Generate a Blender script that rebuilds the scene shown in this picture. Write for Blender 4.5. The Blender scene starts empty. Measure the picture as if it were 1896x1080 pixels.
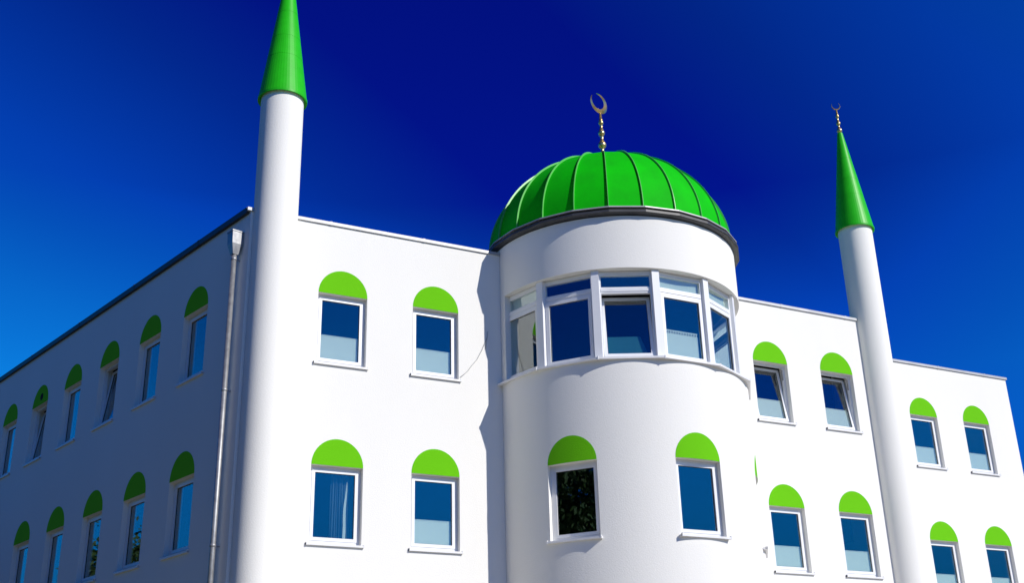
import bpy, math, random
from mathutils import Vector, Matrix
R = math.radians
scene = bpy.context.scene
col = scene.collection
random.seed(7)

# ------------------------------------------------------------------ camera
CAM = Vector((-0.4262, -20.1189, 1.65))
yaw, pitch, roll = -0.4762, 0.3904, -0.0265
fwd = Vector((-math.sin(yaw) * math.cos(pitch), math.cos(yaw) * math.cos(pitch), math.sin(pitch)))
r0 = Vector((math.cos(yaw), math.sin(yaw), 0))
u0 = r0.cross(fwd)
rt = r0 * math.cos(roll) + u0 * math.sin(roll)
up = -r0 * math.sin(roll) + u0 * math.cos(roll)
cd = bpy.data.cameras.new('camera')
cam = bpy.data.objects.new('camera', cd)
col.objects.link(cam)
m = Matrix.Identity(4)
for i in range(3):
    m[i][0], m[i][1], m[i][2], m[i][3] = rt[i], up[i], -fwd[i], CAM[i]
cam.matrix_world = m
cd.sensor_width = 36
cd.sensor_fit = 'HORIZONTAL'
cd.lens = 2141.06 / 1896 * 36
cd.clip_end = 3000
scene.camera = cam

# ------------------------------------------------------------------ sky and sun
SUN_EL, SUN_AZ = R(34), R(28)          # azimuth measured from -Y towards +X
w = bpy.data.worlds.new('World')
scene.world = w
w.use_nodes = True
nt = w.node_tree
nt.nodes.clear()
N = nt.nodes.new
out = N('ShaderNodeOutputWorld'); bg = N('ShaderNodeBackground'); sky = N('ShaderNodeTexSky')
sky.sky_type = 'NISHITA'
sky.sun_disc = False
sky.sun_elevation = SUN_EL
sky.sun_rotation = math.pi - SUN_AZ
sky.air_density = 1.0
sky.dust_density = 0.0
sky.ozone_density = 2.0
# deep polarised blue: darkest about 90 degrees from the sun, paler towards the horizon
S = Vector((math.sin(SUN_AZ) * math.cos(SUN_EL), -math.cos(SUN_AZ) * math.cos(SUN_EL), math.sin(SUN_EL)))
def mth(op, a, b=None, clamp=False):
    n = N('ShaderNodeMath'); n.operation = op; n.use_clamp = clamp
    for i, q in enumerate((a, b)):
        if q is None: continue
        if isinstance(q, (int, float)): n.inputs[i].default_value = q
        else: nt.links.new(q, n.inputs[i])
    return n.outputs[0]
tc = N('ShaderNodeTexCoord'); sx = N('ShaderNodeSeparateXYZ'); dt = N('ShaderNodeVectorMath'); dt.operation = 'DOT_PRODUCT'
dt.inputs[1].default_value = S
nt.links.new(tc.outputs['Generated'], sx.inputs[0]); nt.links.new(tc.outputs['Generated'], dt.inputs[0])
u = mth('ABSOLUTE', mth('ADD', dt.outputs['Value'], 0.10))
B_ = mth('MINIMUM', mth('MULTIPLY', mth('MAXIMUM', mth('SUBTRACT', u, 0.07), 0.0), 0.9), 0.26)
A_ = mth('MINIMUM', mth('MULTIPLY', mth('MAXIMUM', mth('SUBTRACT', 0.45, sx.outputs[2]), 0.0), 1.7), 0.27)
t_ = mth('ADD', mth('ADD', A_, B_), 0.02, True)
rp = N('ShaderNodeValToRGB'); mx = N('ShaderNodeMix')
mx.data_type = 'RGBA'; mx.blend_type = 'MULTIPLY'; mx.inputs[0].default_value = 1
nt.links.new(t_, rp.inputs[0])
nt.links.new(sky.outputs[0], mx.inputs[6])
nt.links.new(rp.outputs[0], mx.inputs[7])
hz = mth('ADD', mth('MULTIPLY', mth('DIVIDE', sx.outputs[2], 0.24, True), 0.75), 0.25)     # unseen low sky dimmed to cut the blue fill light
hz = mth('MULTIPLY', hz, mth('SUBTRACT', 1.0, mth('MULTIPLY', mth('MULTIPLY', mth('SUBTRACT', sx.outputs[2], 0.60), 5.0, True), 0.6)))  # overhead sky, out of view, dimmed as well for less blue fill
mh = N('ShaderNodeMix'); mh.data_type = 'RGBA'; mh.blend_type = 'MULTIPLY'; mh.inputs[0].default_value = 1
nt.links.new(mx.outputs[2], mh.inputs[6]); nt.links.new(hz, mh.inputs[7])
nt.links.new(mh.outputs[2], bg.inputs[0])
nt.links.new(bg.outputs[0], out.inputs[0])
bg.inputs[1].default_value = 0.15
SKY_RAMP = [(0.0, (.004, .012, .53)), (0.1, (.004, .085, .60)), (0.2, (.005, .165, .82)), (0.3, (.006, .235, .82)), (0.55, (.012, .43, .93)), (1.0, (.25, .8, 1.0))]
el = rp.color_ramp.elements
el[0].position, el[0].color = SKY_RAMP[0][0], (*SKY_RAMP[0][1], 1)
el[1].position, el[1].color = SKY_RAMP[-1][0], (*SKY_RAMP[-1][1], 1)
for pz, c in SKY_RAMP[1:-1]:
    e = el.new(pz); e.color = (*c, 1)

sd = bpy.data.lights.new('sun', 'SUN')
sd.energy = 4.4
sd.angle = R(0.53)
sd.color = (1.0, 0.965, 0.90)
so = bpy.data.objects.new('sun', sd)
col.objects.link(so)
so.rotation_euler = S.to_track_quat('Z', 'Y').to_euler()
so.location = (30, -40, 40)
vs = scene.view_settings
vs.view_transform = 'Standard'; vs.look = 'None'; vs.exposure = 0.0; vs.gamma = 1.0; vs.use_curve_mapping = False
scene.cycles.max_bounces = 8
scene.cycles.sample_clamp_indirect = 4

# ------------------------------------------------------------------ materials
def mat(name):
    mm = bpy.data.materials.new(name); mm.use_nodes = True
    return mm, mm.node_tree, mm.node_tree.nodes['Principled BSDF']

def noise(t, scale, detail=4, vec=None, rough=.55):
    n = t.nodes.new('ShaderNodeTexNoise'); n.inputs['Scale'].default_value = scale
    n.inputs['Detail'].default_value = detail; n.inputs['Roughness'].default_value = rough
    if vec is not None: t.links.new(vec, n.inputs['Vector'])
    return n

def coord(t, scale=(1, 1, 1), kind='Object'):
    c = t.nodes.new('ShaderNodeTexCoord'); mp = t.nodes.new('ShaderNodeMapping')
    mp.inputs['Scale'].default_value = scale
    t.links.new(c.outputs[kind], mp.inputs[0])
    return mp.outputs[0]

def vary(t, b, c1, c2, fac, lo=.35, hi=.65):
    r = t.nodes.new('ShaderNodeValToRGB')
    r.color_ramp.elements[0].position = lo; r.color_ramp.elements[1].position = hi
    r.color_ramp.elements[0].color = (*c1, 1); r.color_ramp.elements[1].color = (*c2, 1)
    t.links.new(fac, r.inputs[0])
    t.links.new(r.outputs[0], b.inputs['Base Color'])
    return r

def bump(t, b, h, strength, dist):
    bp = t.nodes.new('ShaderNodeBump'); bp.inputs['Strength'].default_value = strength
    bp.inputs['Distance'].default_value = dist
    t.links.new(h, bp.inputs['Height']); t.links.new(bp.outputs[0], b.inputs['Normal'])

def make_plaster(name, c1, c2, bs=.36):
    mm, t, b = mat(name)
    v = coord(t)
    big = noise(t, .6, 5, coord(t, (1, 1, .35)))
    vary(t, b, c1, c2, big.outputs[0], .3, .7)
    fine = noise(t, 38, 6, v, .65)
    bump(t, b, fine.outputs[0], bs, .012)
    b.inputs['Roughness'].default_value = .9
    b.inputs['Specular IOR Level'].default_value = .15
    return mm

def plain(name, c, rough=.5, metal=0, c2=None, sc=6, bs=0, spec=.5):
    mm, t, b = mat(name)
    n = noise(t, sc, 4, coord(t))
    vary(t, b, c, c2 or tuple(x * .9 for x in c), n.outputs[0])
    b.inputs['Roughness'].default_value = rough
    b.inputs['Metallic'].default_value = metal
    b.inputs['Specular IOR Level'].default_value = spec
    if bs: bump(t, b, n.outputs[0], bs, .01)
    return mm

M = {}
M['plaster'] = make_plaster('white_plaster', (.82, .80, .745), (.85, .83, .775))
M['green_paint'] = make_plaster('green_wall_paint', (.13, .50, .004), (.14, .53, .005), .4)
M['dome_green'] = plain('green_sheet_metal', (.003, .52, .003), .7, 0, (.004, .43, .004), 1.6, spec=.08)
M['seam'] = plain('green_seam_metal', (.12, .52, .10), .4, .0, (.10, .46, .08), 4)  # paler than the dome panels: the ribs' sunlit sheen put into the colour
M['cone_green'] = plain('green_cone_metal', (.018, .49, .006), .42, 0, (.016, .44, .005), 4, spec=.25)
M['zinc'] = plain('zinc_sheet', (.46, .46, .46), .5, .3, (.38, .38, .385), 3)
M['gutter'] = plain('dark_zinc_gutter', (.065, .065, .067), .5, .2, (.045, .045, .047), 5)  # zinc coloured far darker than the flashing above it
M['shaded_coping'] = plain('shade_dark_coping_sheet', (.018, .018, .022), .5, 0, (.014, .014, .018), 4)  # side coping's shade put into a darker copy of the coping colour
M['steel'] = plain('galvanised_steel', (.38, .38, .38), .5, .6, (.26, .26, .27), 9)
M['brass'] = plain('gilded_brass', (.80, .60, .27), .3, .9, (.68, .48, .20), 9)
M['upvc'] = plain('white_window_plastic', (.82, .82, .82), .35, 0, (.80, .80, .80), 3)
M['sill'] = plain('white_sill_metal', (.80, .79, .78), .45, 0, (.75, .74, .73), 5)
M['blind'] = plain('pale_blind_fabric', (.76, .75, .66), .9, 0, (.73, .72, .63), 2)
M['teal_blind'] = plain('teal_blind_fabric', (.02, .17, .20), .9, 0, (.02, .15, .18), 2)
M['curtain'] = plain('sheer_curtain', (.075, .11, .14), .9, 0, (.055, .085, .11), 2)
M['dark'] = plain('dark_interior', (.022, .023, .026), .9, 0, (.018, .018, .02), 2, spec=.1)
M['rubber'] = plain('black_gasket', (.02, .02, .02), .6)
M['roof'] = plain('roof_membrane', (.16, .16, .16), .9)
M['cable'] = plain('grey_cable', (.45, .45, .44), .7)
M['asphalt'] = plain('paving', (.42, .385, .33), .95, 0, (.36, .33, .28), 2, .4)
M['grass'] = plain('grass', (.085, .085, .03), .95, 0, (.10, .09, .04), 1.2, .5)
M['bark'] = plain('bark', (.07, .05, .035), .95, 0, (.05, .035, .025), 8, .6)
M['leaf'] = plain('leaves', (.02, .06, .010), .6, 0, (.04, .09, .016), .8)

def glass(name, fac, tint):
    mm = bpy.data.materials.new(name); mm.use_nodes = True
    t = mm.node_tree; t.nodes.clear()
    o = t.nodes.new('ShaderNodeOutputMaterial'); mix = t.nodes.new('ShaderNodeMixShader')
    tr = t.nodes.new('ShaderNodeBsdfTransparent'); gl = t.nodes.new('ShaderNodeBsdfGlossy')
    lw = t.nodes.new('ShaderNodeLayerWeight'); lw.inputs['Blend'].default_value = .5
    pw = t.nodes.new('ShaderNodeMath'); pw.operation = 'POWER'; pw.inputs[1].default_value = 4
    ad = t.nodes.new('ShaderNodeMath'); ad.operation = 'ADD'; ad.use_clamp = True
    ad.inputs[1].default_value = fac
    t.links.new(lw.outputs['Facing'], pw.inputs[0]); hf = t.nodes.new('ShaderNodeMath'); hf.operation = 'MULTIPLY'; hf.inputs[1].default_value = .55
    t.links.new(pw.outputs[0], hf.inputs[0]); t.links.new(hf.outputs[0], ad.inputs[0])
    tr.inputs[0].default_value = (*tint, 1)
    gl.inputs['Roughness'].default_value = .004
    gl.inputs[0].default_value = (.95, .97, 1, 1)
    n = noise(t, 1.3, 1, coord(t))
    bp = t.nodes.new('ShaderNodeBump'); bp.inputs['Strength'].default_value = .03; bp.inputs['Distance'].default_value = .02
    t.links.new(n.outputs[0], bp.inputs['Height']); t.links.new(bp.outputs[0], gl.inputs['Normal'])
    t.links.new(ad.outputs[0], mix.inputs[0])
    t.links.new(tr.outputs[0], mix.inputs[1]); t.links.new(gl.outputs[0], mix.inputs[2])
    t.links.new(mix.outputs[0], o.inputs[0])
    return mm
M['glass'] = glass('window_glass', .12, (.86, .93, .93))

# ------------------------------------------------------------------ helpers
class MB:
    def __init__(self): self.v = []; self.f = []; self.s = []
    def add(self, vs, fs, smooth=False):
        o = len(self.v); self.v += [tuple(p) for p in vs]
        for f in fs: self.f.append(tuple(i + o for i in f)); self.s.append(smooth)
    def box(self, x0, x1, y0, y1, z0, z1, fn=None):
        vs = [(x, y, z) for z in (z0, z1) for y in (y0, y1) for x in (x0, x1)]
        if fn: vs = [fn(*p) for p in vs]
        self.add(vs, [(0, 2, 3, 1), (4, 5, 7, 6), (0, 1, 5, 4), (2, 6, 7, 3), (0, 4, 6, 2), (1, 3, 7, 5)])
    def ring(self, x0, x1, z0, z1, wd, y0, y1, fn=None):
        self.box(x0, x0 + wd, y0, y1, z0, z1, fn); self.box(x1 - wd, x1, y0, y1, z0, z1, fn)
        self.box(x0 + wd, x1 - wd, y0, y1, z0, z0 + wd, fn); self.box(x0 + wd, x1 - wd, y0, y1, z1 - wd, z1, fn)
    def lathe(self, prof, n, c=(0, 0), smooth=True, off=0.0, close=False):
        vs = []
        for (r, z) in prof:
            for k in range(n):
                a = off + 2 * math.pi * k / n
                vs.append((c[0] + r * math.sin(a), c[1] - r * math.cos(a), z))
        fs = []
        L = len(prof)
        for i in range(L if close else L - 1):
            j = (i + 1) % L
            for k in range(n):
                q = (k + 1) % n
                fs.append((i * n + k, i * n + q, j * n + q, j * n + k))
        self.add(vs, fs, smooth)
    def tube(self, pts, rad, n=8, smooth=True, cap=True):
        pts = [Vector(p) for p in pts]; vs = []; fs = []
        rads = rad if isinstance(rad, (list, tuple)) else [rad] * len(pts)
        ref = None
        for i, p in enumerate(pts):
            d = (pts[min(i + 1, len(pts) - 1)] - pts[max(i - 1, 0)]).normalized()
            if ref is None: ref = d.orthogonal().normalized()
            a = (ref - d * ref.dot(d)).normalized(); ref = a; b = d.cross(a)
            for k in range(n):
                t = 2 * math.pi * k / n
                vs.append(p + (a * math.cos(t) + b * math.sin(t)) * rads[i])
        for i in range(len(pts) - 1):
            for k in range(n):
                q = (k + 1) % n
                fs.append((i * n + k, i * n + q, (i + 1) * n + q, (i + 1) * n + k))
        if cap:
            fs.append(tuple(range(n - 1, -1, -1))); fs.append(tuple((len(pts) - 1) * n + k for k in range(n)))
        self.add(vs, fs, smooth)
    def build(self, name, material, parent=None):
        me = bpy.data.meshes.new(name)
        me.from_pydata(self.v, [], self.f)
        me.polygons.foreach_set('use_smooth', self.s)
        me.materials.append(material)
        me.update()
        o = bpy.data.objects.new(name, me)
        col.objects.link(o)
        if parent is not None: o.parent = parent
        return o

def empty(name, loc, label, cat, group=None):
    o = bpy.data.objects.new(name, None); col.objects.link(o)
    o.location = loc; o.empty_display_size = .3
    o['label'] = label; o['category'] = cat
    if group: o['group'] = group
    return o

# ------------------------------------------------------------------ dimensions
LX, LANG = 4.315, 0.2598
LD = Vector((-math.sin(LANG), math.cos(LANG), 0))       # along the side wall, away from the corner
LN = Vector((-math.cos(LANG), -math.sin(LANG), 0))      # its outward normal
XR, YF, XF = 20.44, 2.031, 27.09
TOP = 11.74
Z0, Z1, WH, WW = 10.272, 6.8635, 1.445, 1.0
ROWS = (Z0, Z1)
DC, DR = Vector((12.40, -0.05, 0)), 2.73
FX = (6.231, 8.2, 16.70, 18.705)
RX = (23.57, 25.565)
LY = [1.992 + 2.0364 * k for k in range(8)]

mosque = empty('mosque', (12.4, 6, 0), 'white rendered mosque with green dome, round front tower and green arches over its windows', 'mosque')
bpy.context.view_layer.update()
def part(mb, name, material, parent=None):
    """part built in world coordinates under the mosque (or under one of its world-space parts)"""
    o = mb.build(name, material, mosque if parent is None else parent)
    if parent is None: o.location = -mosque.location
    return o

# ------------------------------------------------------------------ walls with openings
def wall(mb, fn, s_rng, z_rng, holes, depth=.3, ds=None, smooth=False):
    """fn(s, z, d) -> point on the wall, d metres inside; holes (s0, s1, z0, z1, inward or None)"""
    ss = {s_rng[0], s_rng[1]}; zs = {z_rng[0], z_rng[1]}
    for h in holes: ss |= {h[0], h[1]}; zs |= {h[2], h[3]}
    if ds:
        k = s_rng[0]
        while k < s_rng[1] - ds * .4:
            if min(abs(k - x) for x in ss) > ds * .2: ss.add(k)
            k += ds
    ss = sorted(ss); zs = sorted(zs)
    idx = {}; vs = []; fs = []
    def vid(i, j):
        if (i, j) not in idx: idx[(i, j)] = len(vs); vs.append(fn(ss[i], zs[j], 0))
        return idx[(i, j)]
    def in_hole(a, b):
        return any(h[0] < a < h[1] and h[2] < b < h[3] for h in holes)
    for i in range(len(ss) - 1):
        for j in range(len(zs) - 1):
            if in_hole((ss[i] + ss[i + 1]) / 2, (zs[j] + zs[j + 1]) / 2): continue
            fs.append((vid(i, j), vid(i + 1, j), vid(i + 1, j + 1), vid(i, j + 1)))
    mb.add(vs, fs, smooth)
    for h in holes:
        inn = h[4] if len(h) > 4 else None
        def pt(s, z, d):
            if inn is None or d == 0: return fn(s, z, d)
            return Vector(fn(s, z, 0)) + inn * d
        sc = [s for s in ss if h[0] - 1e-9 <= s <= h[1] + 1e-9]
        for k in range(len(sc) - 1):
            a, b = sc[k], sc[k + 1]
            mb.add([pt(a, h[2], 0), pt(b, h[2], 0), pt(b, h[2], depth), pt(a, h[2], depth)], [(3, 2, 1, 0)])
            mb.add([pt(a, h[3], 0), pt(b, h[3], 0), pt(b, h[3], depth), pt(a, h[3], depth)], [(0, 1, 2, 3)])
        for s, fl in ((h[0], 0), (h[1], 1)):
            q = [pt(s, h[2], 0), pt(s, h[3], 0), pt(s, h[3], depth), pt(s, h[2], depth)]
            mb.add(q, [(3, 2, 1, 0) if fl else (0, 1, 2, 3)])

f_front = lambda s, z, d: (s, d, z)
f_far = lambda s, z, d: (s, YF + d, z)
def f_left(s, z, d):
    p = Vector((LX, 0, 0)) + LD * (-s) - LN * d
    return (p.x, p.y, z)
def f_drum(s, z, d):
    return (DC.x + (DR - d) * math.sin(s), DC.y - (DR - d) * math.cos(s), z)

hole = lambda x, zt: (x - WW / 2, x + WW / 2, zt - WH, zt)
JX = math.sqrt(DR * DR - DC.y ** 2) - .02            # drum meets the facade here
mb = MB()
wall(mb, f_front, (LX, DC.x - JX), (0, TOP), [hole(x, z) for x in FX[:2] for z in ROWS])
wall(mb, f_front, (DC.x + JX, XR), (0, TOP), [hole(x, z) for x in FX[2:] for z in ROWS])
part(mb, 'front_wall', M['plaster'])
mb = MB()
wall(mb, f_left, (-22, 0), (0, TOP), [hole(-y, z) for y in LY for z in ROWS])
part(mb, 'side_wall', M['plaster'])
mb = MB()
wall(mb, f_far, (XR, XF), (0, TOP), [hole(x, z) for x in RX for z in ROWS])
mb.add([(XR, 0, 0), (XR, YF, 0), (XR, YF, TOP), (XR, 0, TOP)], [(0, 1, 2, 3)])
part(mb, 'wing_wall', M['plaster'])
BACK = Vector((LX, 0, 0)) + LD * 22
mb = MB()
mb.add([(XF, YF, 0), (XF, BACK.y, 0), (XF, BACK.y, TOP), (XF, YF, TOP)], [(0, 1, 2, 3)])
mb.add([(XF, BACK.y, 0), (BACK.x, BACK.y, 0), (BACK.x, BACK.y, TOP), (XF, BACK.y, TOP)], [(0, 1, 2, 3)])
part(mb, 'rear_wall', M['plaster'])
# drum
BZ0, BZ1, BA = 8.86, 10.74, R(87)
DZ = 6.905
dth = math.asin(WW / 2 / DR)
DTH = [R(-52.9), R(-.6), R(51.8)]
def dn(t): return Vector((-math.sin(t), math.cos(t), 0))
mb = MB()
EAVE = 11.875
wall(mb, f_drum, (R(-91), R(91)), (0, EAVE), [(t - dth, t + dth, DZ - WH, DZ, dn(t)) for t in DTH] + [(-BA, BA, BZ0, BZ1)], depth=.3, ds=R(2.2), smooth=True)
mb.lathe([(DR - .003, TOP - .35), (DR - .003, EAVE)], 120, DC.xy)
part(mb, 'round_tower_wall', M['plaster'])

# roof, copings, floors
mb = MB()
p = [(LX + .1, .1), (XR - .1, .1), (XR - .1, YF + .1), (XF - .1, YF + .1), (XF - .1, BACK.y - .1), (BACK.x + .2, BACK.y - .1)]
mb.add([(x, y, TOP - .15) for x, y in p], [tuple(range(len(p)))])
part(mb, 'flat_roof', M['roof'])
CT, CB = 11.80, 11.735
for a, b, y, joints in ((LX - .07, DC.x - JX - .02, 0, (5.9, 7.9)), (DC.x + JX + .02, XR - .02, 0, (17.2, 19.2)), (XR + .01, XF + .035, YF, (22.4, 24.4, 26.2))):
    mb = MB()
    mb.box(a, b, y - .035, y + .32, CB, CT)
    for x in joints: mb.box(x, x + .05, y - .038, y + .3, CB - .003, CT + .006)
    part(mb, 'roof_coping', M['zinc'])
mb = MB()
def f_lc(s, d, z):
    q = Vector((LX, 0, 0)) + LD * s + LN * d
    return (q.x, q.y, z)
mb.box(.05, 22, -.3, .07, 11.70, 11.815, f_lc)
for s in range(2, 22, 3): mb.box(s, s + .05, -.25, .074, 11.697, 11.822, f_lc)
part(mb, 'side_coping', M['shaded_coping'])
for z in (4.75, 8.15, 11.3):
    mb = MB()
    p = [(LX + .45, .4), (XR - .4, .4), (XR - .4, YF + .4), (XF - .4, YF + .4), (XF - .4, BACK.y - .4), (BACK.x + .6, BACK.y - .4)]
    mb.add([(x, y, z) for x, y in p] + [(x, y, z + .25) for x, y in p], [tuple(range(5, -1, -1)), tuple(range(6, 12))] + [(i, (i + 1) % 6, 6 + (i + 1) % 6, 6 + i) for i in range(6)])
    mb.lathe([(0.01, z + .01), (2.25, z + .01), (2.25, z + .24), (.01, z + .24)], 40, DC.xy)
    part(mb, 'floor_slab', M['dark'])

# ------------------------------------------------------------------ windows
def arch_mesh(h, fn):
    mb = MB(); n = 28; r = WW / 2
    fr = []
    for i in range(n + 1):
        x = -r * math.cos(math.pi * i / n)
        fr.append((x, math.sqrt(max(r * r - x * x, 0)) * 1.018))
    vs = []
    for k, d in enumerate((-.004, .02)):
        for x, dz in fr:
            vs.append(fn(x, d, h)); vs.append(fn(x, d, h + dz))
    L = 2 * (n + 1); fs = []
    for i in range(n):
        a = 2 * i
        fs.append((a, a + 2, a + 3, a + 1))
        fs.append((a + 1, a + 3, L + a + 3, L + a + 1))
        fs.append((a, L + a, L + a + 2, a + 2))
    mb.add(vs, fs)
    return mb

def plain_window(mx, kind='shut', fill=None, curve=None, vent=False):
    """local frame: x along the wall, y inwards, z up from the opening's bottom edge"""
    d = .115; FW, SW = .05, .06
    back = 0.0 if curve is None else .047
    d += back
    hw, h = WW / 2 - .002, WH - .002
    mb = MB(); mb.ring(-hw, hw, .03, h, FW, d, d + .07)
    win = mb.build('window', M['upvc'], mosque)
    win.matrix_basis = mosque.matrix_world.inverted() @ mx
    if kind == 'tilt': win['label'] = 'window tilted open at the top'
    elif vent: win['label'] = 'window with a dark round hole in its green arch'
    elif fill == 'curtain': win['label'] = 'window with a drawn curtain behind the glass'
    x0, x1, z0, z1 = -hw + FW, hw - FW, .03 + FW, h - FW
    tilt = R(7.5) if kind == 'tilt' else 0
    def fn(x, y, z):
        if not tilt: return (x, y, z)
        c, s = math.cos(tilt), math.sin(tilt); dz, dy = z - z0, y - d
        return (x, d + dy * c + dz * s, z0 + dz * c - dy * s)
    a = .002 if tilt else 0.0015
    mb = MB(); mb.ring(x0 + a, x1 - a, z0 + a, z1 - a, SW, d - .012, d + .055, fn)
    sash = mb.build('sash', M['upvc'], win)
    mb = MB(); mb.ring(x0 + SW - .002, x1 - SW + .002, z0 + SW - .002, z1 - SW + .002, .012, d + .012, d + .03, fn)
    mb.build('gasket', M['rubber'], win)
    mb = MB(); mb.box(x0 + SW, x1 - SW, d + .018, d + .026, z0 + SW, z1 - SW, fn)
    mb.build('pane', M['glass'], win)
    if tilt:
        mb = MB()
        mb.tube([(x1 - .04, d + .02, z1 - .12), (x1 - .05, d + .13, z1 - .06)], .008, 6)
        mb.box(x1 - .016, x1 - .001, d + .005, d + .045, z1 - .30, z1 - .05)
        mb.build('tilt_stay', M['steel'], win)
    if fill:
        gh = z1 - z0 - 2 * SW
        mb = MB()
        if fill == 'curtain':
            vs = []; fs = []; n = 50
            for i in range(n + 1):
                x = -.02 + (x1 - .02) * i / n
                y = d + .17 + .022 * math.sin(i * 1.15) + .012 * math.sin(i * .43 + 1)
                vs += [(x, y, z0), (x + .015 * math.sin(i * .2), y, z1)]
            for i in range(n): fs.append((2 * i, 2 * i + 2, 2 * i + 3, 2 * i + 1))
            mb.add(vs, fs, True)
            cur = mb.build('curtain', M['curtain'], win)
            mb = MB(); vs = []; fs = []                  # lit fold of the curtain put into a paler cloth colour, nearer the glass
            for i in range(21):
                z = z0 + (z1 - z0) * .86 * i / 20; q = i / 20
                xc = .225 + .035 * q ** 2 + .006 * math.sin(q * 9); hw_ = .026 * (1 - .8 * q ** 3)
                vs += [(xc - hw_, d + .085, z), (xc + hw_, d + .075, z)]
            for i in range(20): fs.append((2 * i, 2 * i + 1, 2 * i + 3, 2 * i + 2))
            mb.add(vs, fs, True)
            mb.build('lit_curtain_fold', M['blind'], win)
        else:
            mb.box(x0 + SW - .04, x1 - SW + .0, d + .058, d + .064, z0 + .02, z0 + SW + gh * fill, fn)
            mb.box(x0 + SW - .04, x1 - SW + .0, d + .052, d + .070, z0 + SW + gh * fill, z0 + SW + gh * fill + .014, fn)
            mb.build('blind', M['blind'], win)
    # sill
    mb = MB(); b = back + .001
    mb.add([(-hw, b, -.006), (hw, b, -.006), (hw, d + .01, .0), (-hw, d + .01, .0), (-hw, b, .012), (hw, b, .012), (hw, d + .01, .03), (-hw, d + .01, .03)],
           [(3, 2, 1, 0), (4, 5, 6, 7), (0, 1, 5, 4), (1, 2, 6, 5), (2, 3, 7, 6), (3, 0, 4, 7)])
    e = WW / 2 + .045
    mb.box(-e, e, -.046, b - .002 if back else -.001, -.028, .010)
    mb.box(-e, -e + .018, -.049, -.001, -.031, .028); mb.box(e - .018, e, -.049, -.001, -.031, .028)
    mb.build('sill', M['sill'], win)
    fnw = (lambda x, y, z: (x, y, z)) if curve is None else (lambda x, y, z: (x, DR - math.sqrt((DR) ** 2 - x * x) + y, z))
    arch_mesh(WH + .002, fnw).build('painted_arch', M['green_paint'], win)
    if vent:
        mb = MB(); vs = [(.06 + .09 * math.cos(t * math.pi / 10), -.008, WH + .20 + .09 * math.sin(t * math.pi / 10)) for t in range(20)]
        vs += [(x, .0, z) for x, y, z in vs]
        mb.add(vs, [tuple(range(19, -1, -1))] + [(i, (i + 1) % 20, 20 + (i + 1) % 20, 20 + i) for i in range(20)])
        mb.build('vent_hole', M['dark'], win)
    return win

def frame_mx(origin, ang):
    return Matrix.Translation(origin) @ Matrix.Rotation(ang, 4, 'Z')
FRONT = {(0, 0): dict(fill=.41), (1, 0): dict(fill=.40), (0, 1): dict(fill='curtain'), (1, 1): dict(fill=.38),
         (2, 0): dict(kind='tilt', fill=.39), (3, 0): dict(kind='tilt', fill=.38), (2, 1): dict(fill=.38), (3, 1): dict(fill=.38)}
for i, x in enumerate(FX):
    for j, z in enumerate(ROWS):
        plain_window(frame_mx((x, 0, z - WH), 0), **FRONT[(i, j)])
for i, x in enumerate(RX):
    for j, z in enumerate(ROWS):
        plain_window(frame_mx((x, YF, z - WH), 0), fill=.38)
la = math.atan2(-LD.y, -LD.x)
for k, y in enumerate(LY):
    for j, z in enumerate(ROWS):
        if k == 7 and j: continue
        o = Vector((LX, 0, z - WH)) + LD * y
        plain_window(frame_mx(o, la), kind='tilt' if (j == 0 and k in (2, 4)) else 'shut', fill='curtain' if (j, k) == (1, 0) else None, vent=(j, k) == (0, 4))
for i, t in enumerate(DTH):
    o = (DC.x + DR * math.sin(t), DC.y - DR * math.cos(t), DZ - WH)
    plain_window(frame_mx(o, t), curve=True)

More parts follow.
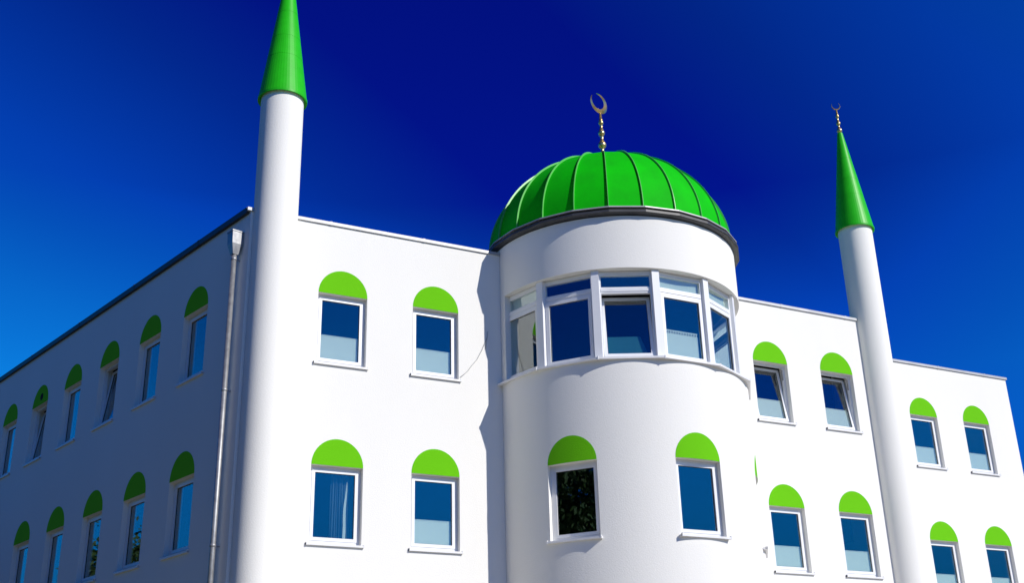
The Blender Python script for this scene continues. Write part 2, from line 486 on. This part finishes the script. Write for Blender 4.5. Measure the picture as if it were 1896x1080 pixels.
# window band of the round tower: seven flat facets
FA = R(26.2); RC = 2.615
half = RC * math.sin(FA / 2); apo = RC * math.cos(FA / 2)
BH = BZ1 - BZ0
def bay_window(k, kind='shut', fill=None, fmat='blind', top=None):
    t = FA * k
    mx = frame_mx((DC.x + apo * math.sin(t), DC.y - apo * math.cos(t), BZ0), t)
    mx0 = mx
    if k == -3:                                 # the first pane is set a little askew
        pv = Matrix.Translation((half, 0, 0)); mx = mx @ pv @ Matrix.Rotation(R(2.8), 4, 'Z') @ pv.inverted()
    hw = half - .055
    mb = MB(); FW = .05
    zt0, zt1 = 1.40, 1.535                      # transom
    mb.box(-hw, -hw + FW, 0, .09, .02, BH - .01); mb.box(hw - FW, hw, 0, .09, .02, BH - .01)
    mb.box(-hw + FW, hw - FW, 0, .09, .02, .02 + FW); mb.box(-hw + FW, hw - FW, 0, .09, BH - .10, BH - .01)
    mb.box(-hw + FW, hw - FW, 0, .09, zt0, zt1)
    mb.box(-hw + FW, hw - FW, -.012, .0, zt0 + .04, zt1 - .035)
    for x in (-.3, .3): mb.box(x, x + .05, -.016, -.012, zt0 + .07, zt0 + .082)
    win = mb.build('bay_window', M['upvc'], mosque)
    win.matrix_basis = mosque.matrix_world.inverted() @ mx
    if kind == 'tilt': win['label'] = 'bay window tilted open under its top light'
    x0, x1, z0, z1 = -hw + FW, hw - FW, .02 + FW, zt0
    tilt = R(9) if kind == 'tilt' else 0
    def fn(x, y, z):
        if not tilt: return (x, y, z)
        c, s = math.cos(tilt), math.sin(tilt); dz = z - z0
        return (x, y * c + dz * s, z0 + dz * c - y * s)
    SW = .065
    mb = MB(); mb.ring(x0 + .002, x1 - .002, z0 + .002, z1 - .002, SW, -.014, .06, fn); mb.build('sash', M['upvc'], win)
    mb = MB(); mb.ring(x0 + SW - .002, x1 - SW + .002, z0 + SW - .002, z1 - SW + .002, .012, .012, .03, fn); mb.build('gasket', M['rubber'], win)
    mb = MB(); mb.box(x0 + SW, x1 - SW, .018, .026, z0 + SW, z1 - SW, fn); mb.build('pane', M['glass'], win)
    mb = MB(); mb.box(x0 + .002, x1 - .002, .03, .038, zt1 + .002, BH - .102); mb.build('top_pane', M['glass'], win)
    if top:
        mb = MB(); mb.box(x0 + .01, x1 - .01, .08, .086, zt1 - .02, BH - .06 if top == 'full' else BH - .16); mb.build('top_blind', M['blind'], win)
    if fill:
        gh = z1 - z0 - 2 * SW; zt = z0 + SW + gh * fill
        mb = MB()
        if fmat == 'teal_blind':
            xs = x1 - .16
            mb.add([fn(*q) for q in [(x0 + .02, .1, z0), (x1 - .08, .1, z0), (xs - .08, .1, zt), (x0 + .02, .1, zt), (x0 + .02, .106, z0), (x1 - .08, .106, z0), (xs - .08, .106, zt), (x0 + .02, .106, zt)]],
                   [(0, 1, 2, 3), (7, 6, 5, 4), (0, 4, 5, 1), (1, 5, 6, 2), (2, 6, 7, 3), (3, 7, 4, 0)])
        else:
            mb.box(x0 + .02, x1 - .10, .075, .08, z0, zt)
            n = 22; W_ = x1 - x0 - .12
            mb.box(x0 + .02, x1 - .10, .075, .08, zt + .055, zt + .075)
            for i in range(n): mb.box(x0 + .02 + W_ * i / n, x0 + .02 + W_ * (i + .5) / n, .075, .08, zt, zt + .055)
        mb.build('blind', M[fmat], win)
    # angular sill piece, corners stand proud of the round wall
    mb = MB(); rs = 2.855; a0, a1 = -FA / 2, FA / 2
    def loc(r, a, z): return (r * math.sin(a), apo - r * math.cos(a), z)
    g = .0015
    vs = [loc(rs, a0 + g, -.038), loc(rs, a1 - g, -.038), loc(RC - .02, a1 - g, -.030), loc(RC - .02, a0 + g, -.030),
          loc(rs, a0 + g, .002), loc(rs, a1 - g, .002), loc(RC - .02, a1 - g, .03), loc(RC - .02, a0 + g, .03)]
    mb.add(vs, [(3, 2, 1, 0), (4, 5, 6, 7), (0, 1, 5, 4), (1, 2, 6, 5), (2, 3, 7, 6), (3, 0, 4, 7)])
    if k < 3:
        q = loc(rs, a1, 0); mb.box(q[0] - .012, q[0] + .012, q[1] - .006, q[1] + .04, -.05, .012)
    sl = mb.build('sill', M['sill'], win); sl.matrix_basis = mx.inverted() @ mx0
for k, kw in ((-3, dict(top='full')), (-2, {}), (-1, dict(kind='tilt', fill=.36, fmat='teal_blind')), (0, dict(fill=.40, top='full')), (1, dict(top='full')), (2, {}), (3, {})):
    bay_window(k, **kw)
for k in range(-4, 4):
    t = FA * (k + .5)
    if abs(t) > R(86): continue
    mb = MB()
    def fnp(x, y, z):
        return (DC.x + (RC - y) * math.sin(t) + x * math.cos(t), DC.y - (RC - y) * math.cos(t) + x * math.sin(t), z)
    mb.box(-.075, .075, -.055, .09, BZ0 + .02, BZ1 - .004, fnp)
    part(mb, 'window_post', M['upvc'])

# ------------------------------------------------------------------ dome
NP = 24; OFF = R(-1.5)
DZ0, DRR, DH = 12.05, 2.70, 2.42
def dprof(n=40):
    pr = []
    for i in range(n + 1):
        a = math.pi / 2 * i / n
        pr.append((DRR * math.cos(a) ** 1.04 + .0001, DZ0 + DH * math.sin(a)))
    return pr
mb = MB(); n = NP
for k in range(NP):                                     # every gore is flat from side to side
    a, b = OFF + 2 * math.pi * k / NP, OFF + 2 * math.pi * (k + 1) / NP
    pr = dprof(); vs = []
    for r, z in pr:
        vs += [(DC.x + r * math.sin(a), DC.y - r * math.cos(a), z), (DC.x + r * math.sin(b), DC.y - r * math.cos(b), z)]
    mb.add(vs, [(2 * i, 2 * i + 1, 2 * i + 3, 2 * i + 2) for i in range(len(pr) - 1)], True)
dome = part(mb, 'dome', M['dome_green'])
mb = MB()
for k in range(NP):
    a = OFF + 2 * math.pi * k / NP
    pr = dprof()
    t = Vector((math.cos(a), math.sin(a), 0)) * .007
    vs = []
    for i, (r, z) in enumerate(pr):
        hh = .038
        nr, nz = math.cos(math.pi / 2 * i / 40), math.sin(math.pi / 2 * i / 40)
        p = Vector((DC.x + r * math.sin(a), DC.y - r * math.cos(a), z))
        q = p + Vector((math.sin(a) * nr, -math.cos(a) * nr, nz)) * hh
        vs += [p - t, q - t, q + t, p + t]
    fs = []
    for i in range(len(pr) - 1):
        o = 4 * i
        for j in range(3): fs.append((o + j, o + j + 4, o + j + 5, o + j + 1))
    fs.append((0, 1, 2, 3))
    mb.add(vs, fs)
mb.build('standing_seams', M['seam'], dome)
mb = MB()
kk = 1.0
mb.lathe([(2.66, 12.07), (2.845, 12.055), (2.848, 12.028), (2.79, 12.026)], NP, DC.xy, False, OFF)
mb.build('eaves_flashing', M['zinc'], dome)
mb = MB()
mb.lathe([(2.79, 12.024), (2.765, 12.0), (2.765, 11.975), (2.862, 11.967), (2.868, 11.915), (2.84, 11.90), (2.66, 11.885)], NP, DC.xy, False, OFF)
gut = mb.build('eaves_gutter', M['gutter'], dome)

def crescent(mb, c, ro, th, nrm_ang, open_ang, thick, gap=.62):
    """crescent in a vertical plane; open_ang = direction of its opening from +x in that plane"""
    ex = Vector((math.cos(nrm_ang), math.sin(nrm_ang), 0)); ey = Vector((-math.sin(nrm_ang), math.cos(nrm_ang), 0)); ez = Vector((0, 0, 1))
    n = 40; vs = []
    span = math.pi - gap / 2
    for i in range(n + 1):
        u = -1 + 2 * i / n
        a = open_ang + math.pi + u * span
        wd = th * (math.cos(u * math.pi / 2) ** .8 if abs(u) < 1 else 0) + .004
        tk = thick * (.35 + .65 * math.cos(u * math.pi / 2))
        dirv = ex * math.cos(a) + ez * math.sin(a)
        for rr, yy in ((ro, 0), (ro - wd / 2, -tk / 2), (ro - wd, 0), (ro - wd / 2, tk / 2)):
            vs.append(Vector(c) + dirv * rr + ey * yy)
    fs = []
    for i in range(n):
        o = 4 * i
        for j in range(4): fs.append((o + j, o + (j + 1) % 4, o + 4 + (j + 1) % 4, o + 4 + j))
    fs += [(3, 2, 1, 0), tuple(4 * n + j for j in range(4))]
    mb.add(vs, fs)

def ball_profile(zc, r, hz, n=8):
    return [(max(r * math.cos(-math.pi / 2 + math.pi * i / n), .001), zc + hz * math.sin(-math.pi / 2 + math.pi * i / n)) for i in range(n + 1)]
def finial_profile(z0, z1, nodes, r):
    pr = [(r * 1.5, z0)]
    for zc, rb in nodes:
        for rr, z in ball_profile(zc, rb, rb * 1.05, 10):
            if rr > r: pr.append((rr, z))
        pr.append((r * 1.5, zc + rb * 1.25)); pr.append((r, zc + rb * 1.45))
    pr += [(r * .8, z1), (.002, z1 + .01)]
    return pr
mb = MB(); mb.lathe(finial_profile(14.42, 15.93, [(14.72, .13), (15.05, .098), (15.37, .082), (15.65, .064)], .034), 20, DC.xy)
fin = part(mb, 'dome_finial', M['brass'])
mb = MB(); crescent(mb, (12.375, DC.y, 16.175), .27, .12, R(12), R(122), .08)
mb.build('crescent', M['brass'], fin)

# ------------------------------------------------------------------ minarets
def minaret(x, y, tip, label, cres):
    root = empty('minaret', (x, y, 0), label, 'minaret', 'pair of slim minarets flanking the facade')
    RS = .428; B = 14.3
    mb = MB(); mb.lathe([(RS, 0), (RS, 14.33)], 64); mb.build('shaft', M['plaster'], root)
    mb = MB()
    mb.lathe([(RS - .01, B + .02), (.478, B - .008)], 72); mb.lathe([(.478, B - .008), (.497, B - .012)], 72)
    mb.lathe([(.497, B - .012), (.499, B + .03)], 72)
    rt_, zs = .072, [B + .03, B + .95, B + 1.45, B + 2.1, tip]
    for i in range(len(zs) - 1):
        rr = [.492 + (rt_ - .492) * (z - B) / (tip - B) for z in (zs[i], zs[i + 1])]
        mb.lathe([(rr[0] + .0025, zs[i] - .004), (rr[1], zs[i + 1])], 48, smooth=False)
        mb.lathe([(rr[0] - .004, zs[i] - .004), (rr[0] + .0025, zs[i] - .004)], 72)
    mb.lathe([(rt_, tip), (.002, tip + .01)], 72)
    mb.build('cone_roof', M['cone_green'], root)
    mb = MB(); mb.lathe(finial_profile(tip, tip + .74, [(tip + .09, .075), (tip + .31, .06), (tip + .53, .05)], .026), 16)
    f = mb.build('finial', M['brass'], root)
    mb = MB(); crescent(mb, (0, 0, tip + .86), .125, .035, R(cres), R(95), .03, 1.5); mb.build('crescent', M['brass'], f)
    return root
minaret(4.80, -.02, 17.45, 'white minaret with green cone at the left corner, beside the rain pipe', 20)
minaret(20.03, .03, 17.23, 'slim white minaret right of the dome, its green cone tipped by a small crescent', -25)

# ------------------------------------------------------------------ rain pipe on the side wall
o = Vector((LX, 0, 0)) + LD * .305
pipe = empty('rain_pipe', o, 'grey metal rain pipe with hopper head on the shaded side wall', 'rain pipe')
pipe.rotation_euler = (0, 0, la)
mb = MB()
def tap(x, y, z): return (x, y, z)
z0, z1, z2 = 10.87, 11.08, 11.33
for (za, wa, da0, da1), (zb, wb, db0, db1) in (((z1, .10, -.235, -.02), (z2, .105, -.245, -.015)), ((z0, .055, -.185, -.075), (z1, .10, -.235, -.02))):
    vs = [(-wa, da0, za), (wa, da0, za), (wa, da1, za), (-wa, da1, za), (-wb, db0, zb), (wb, db0, zb), (wb, db1, zb), (-wb, db1, zb)]
    mb.add(vs, [(3, 2, 1, 0), (4, 5, 6, 7), (0, 1, 5, 4), (1, 2, 6, 5), (2, 3, 7, 6), (3, 0, 4, 7)])
mb.box(-.115, .115, -.255, -.008, z2 - .003, z2 + .02)
mb.build('hopper', M['steel'], pipe)
mb = MB(); mb.tube([(0, -.13, 0.05), (0, -.13, 10.92)], .05, 20); mb.build('pipe', M['steel'], pipe)
for z in (2.5, 5.33, 8.16, 10.78):
    mb = MB(); mb.lathe([(.05, z - .03), (.057, z - .025), (.057, z + .025), (.05, z + .03)], 20, (0, -.13)); mb.box(-.008, .008, -.08, .02, z - .012, z + .012)
    mb.box(-.075, -.055, -.14, -.12, z - .012, z + .012)
    mb.build('bracket', M['steel'], pipe)

# loose cable on the front wall
mb = MB()
pts = [(9.36, 9.97), (9.345, 9.85), (9.30, 9.74), (9.22, 9.55), (9.1, 9.32), (9.0, 9.2), (8.9, 9.06), (8.82, 8.98), (8.73, 8.9)]
mb.tube([(x, -.012, z) for x, z in pts], .007, 6)
mb.tube([(9.35, -.012, 9.86), (9.31, -.02, 9.66), (9.30, -.018, 9.58)], .005, 6)
cb = mb.build('loose_cable', M['cable'])
cb['label'] = 'thin loose cable drooping across the sunlit wall from the tower to a window sill'
cb['category'] = 'cable'

# ------------------------------------------------------------------ ground
mb = MB(); mb.add([(-1500, -1500, -.02), (1500, -1500, -.02), (1500, 1500, -.02), (-1500, 1500, -.02)], [(0, 1, 2, 3)])
g = mb.build('ground', M['grass']); g['kind'] = 'structure'
mb = MB(); mb.add([(2, -34, 0), (60, -34, 0), (60, 6, 0), (2, 6, 0)], [(0, 1, 2, 3)])
g = mb.build('pavement', M['asphalt']); g['kind'] = 'structure'

# ------------------------------------------------------------------ trees that the windows mirror, and unseen ones added to darken the side wall
def tree(loc, h, rad, seed, label, n_cl=60, lf=1.0):
    rnd = random.Random(seed)
    root = empty('tree', loc, label, 'tree', 'trees left of the mosque mirrored in its windows')
    mb = MB()
    mb.tube([(0, 0, -.1), (.08, .05, h * .2), (-.05, .1, h * .45), (0, 0, h * .85)], [.28, .22, .15, .04], 10)
    for i in range(9):
        a = i * 2.4; z = h * (.3 + .05 * i); L = rad * (.75 - .04 * i)
        mb.tube([(0, 0, z), (math.cos(a) * L * .5, math.sin(a) * L * .5, z + L * .35), (math.cos(a) * L, math.sin(a) * L, z + L * .6)], [.09, .06, .02], 6)
    mb.build('trunk', M['bark'], root)
    mb = MB(); vs = []; fs = []
    cl = []
    for i in range(n_cl):
        a = rnd.uniform(0, 6.283); u = rnd.uniform(-1, 1); q = rnd.random() ** .4
        s = math.sqrt(1 - u * u)
        cl.append((Vector((math.cos(a) * s * rad * q, math.sin(a) * s * rad * q, h * .62 + u * q * h * .36)), rnd.uniform(.5, 1.1)))
    for c, r in cl:
        for i in range(110):
            d = Vector((rnd.gauss(0, 1), rnd.gauss(0, 1), rnd.gauss(0, .8))).normalized() * r * rnd.random() ** .4
            p = c + d; e1 = Vector((rnd.gauss(0, 1), rnd.gauss(0, 1), rnd.gauss(0, 1))).normalized(); e2 = e1.orthogonal().normalized()
            sz = rnd.uniform(.10, .2) * lf
            b = len(vs); vs += [p - e1 * sz, p + e2 * sz * .5, p + e1 * sz, p - e2 * sz * .5]; fs.append((b, b + 1, b + 2, b + 3))
    mb.add(vs, fs)
    mb.build('crown', M['leaf'], root)
tree((-9, -6, 0), 13.5, 5.0, 1, 'broad dark green tree nearest the round tower, left of the mosque front', 170)
tree((-16, -13, 0), 17.0, 5.5, 4, 'tallest dark green tree, added unseen far out on the left to darken the side wall', 110)  # unseen trees from here to the street one, added to darken the side wall
tree((-17, 2, 0), 15.0, 5.0, 5, 'tall dark green tree added unseen opposite the middle of the side wall to darken it', 110)
tree((-14.5, -5, 0), 16.0, 4.5, 6, 'dark green tree second from the mosque front on the left lawn', 100)
tree((-13, -24, 0), 16.0, 5.0, 7, 'spreading unseen tree nearest the street, added to keep sky light off the side wall', 100)
tree((-5.0, 14.9, 0), 8.75, 1.5, 2, 'small narrow green tree mirrored low in the lower side windows', 300, .5)
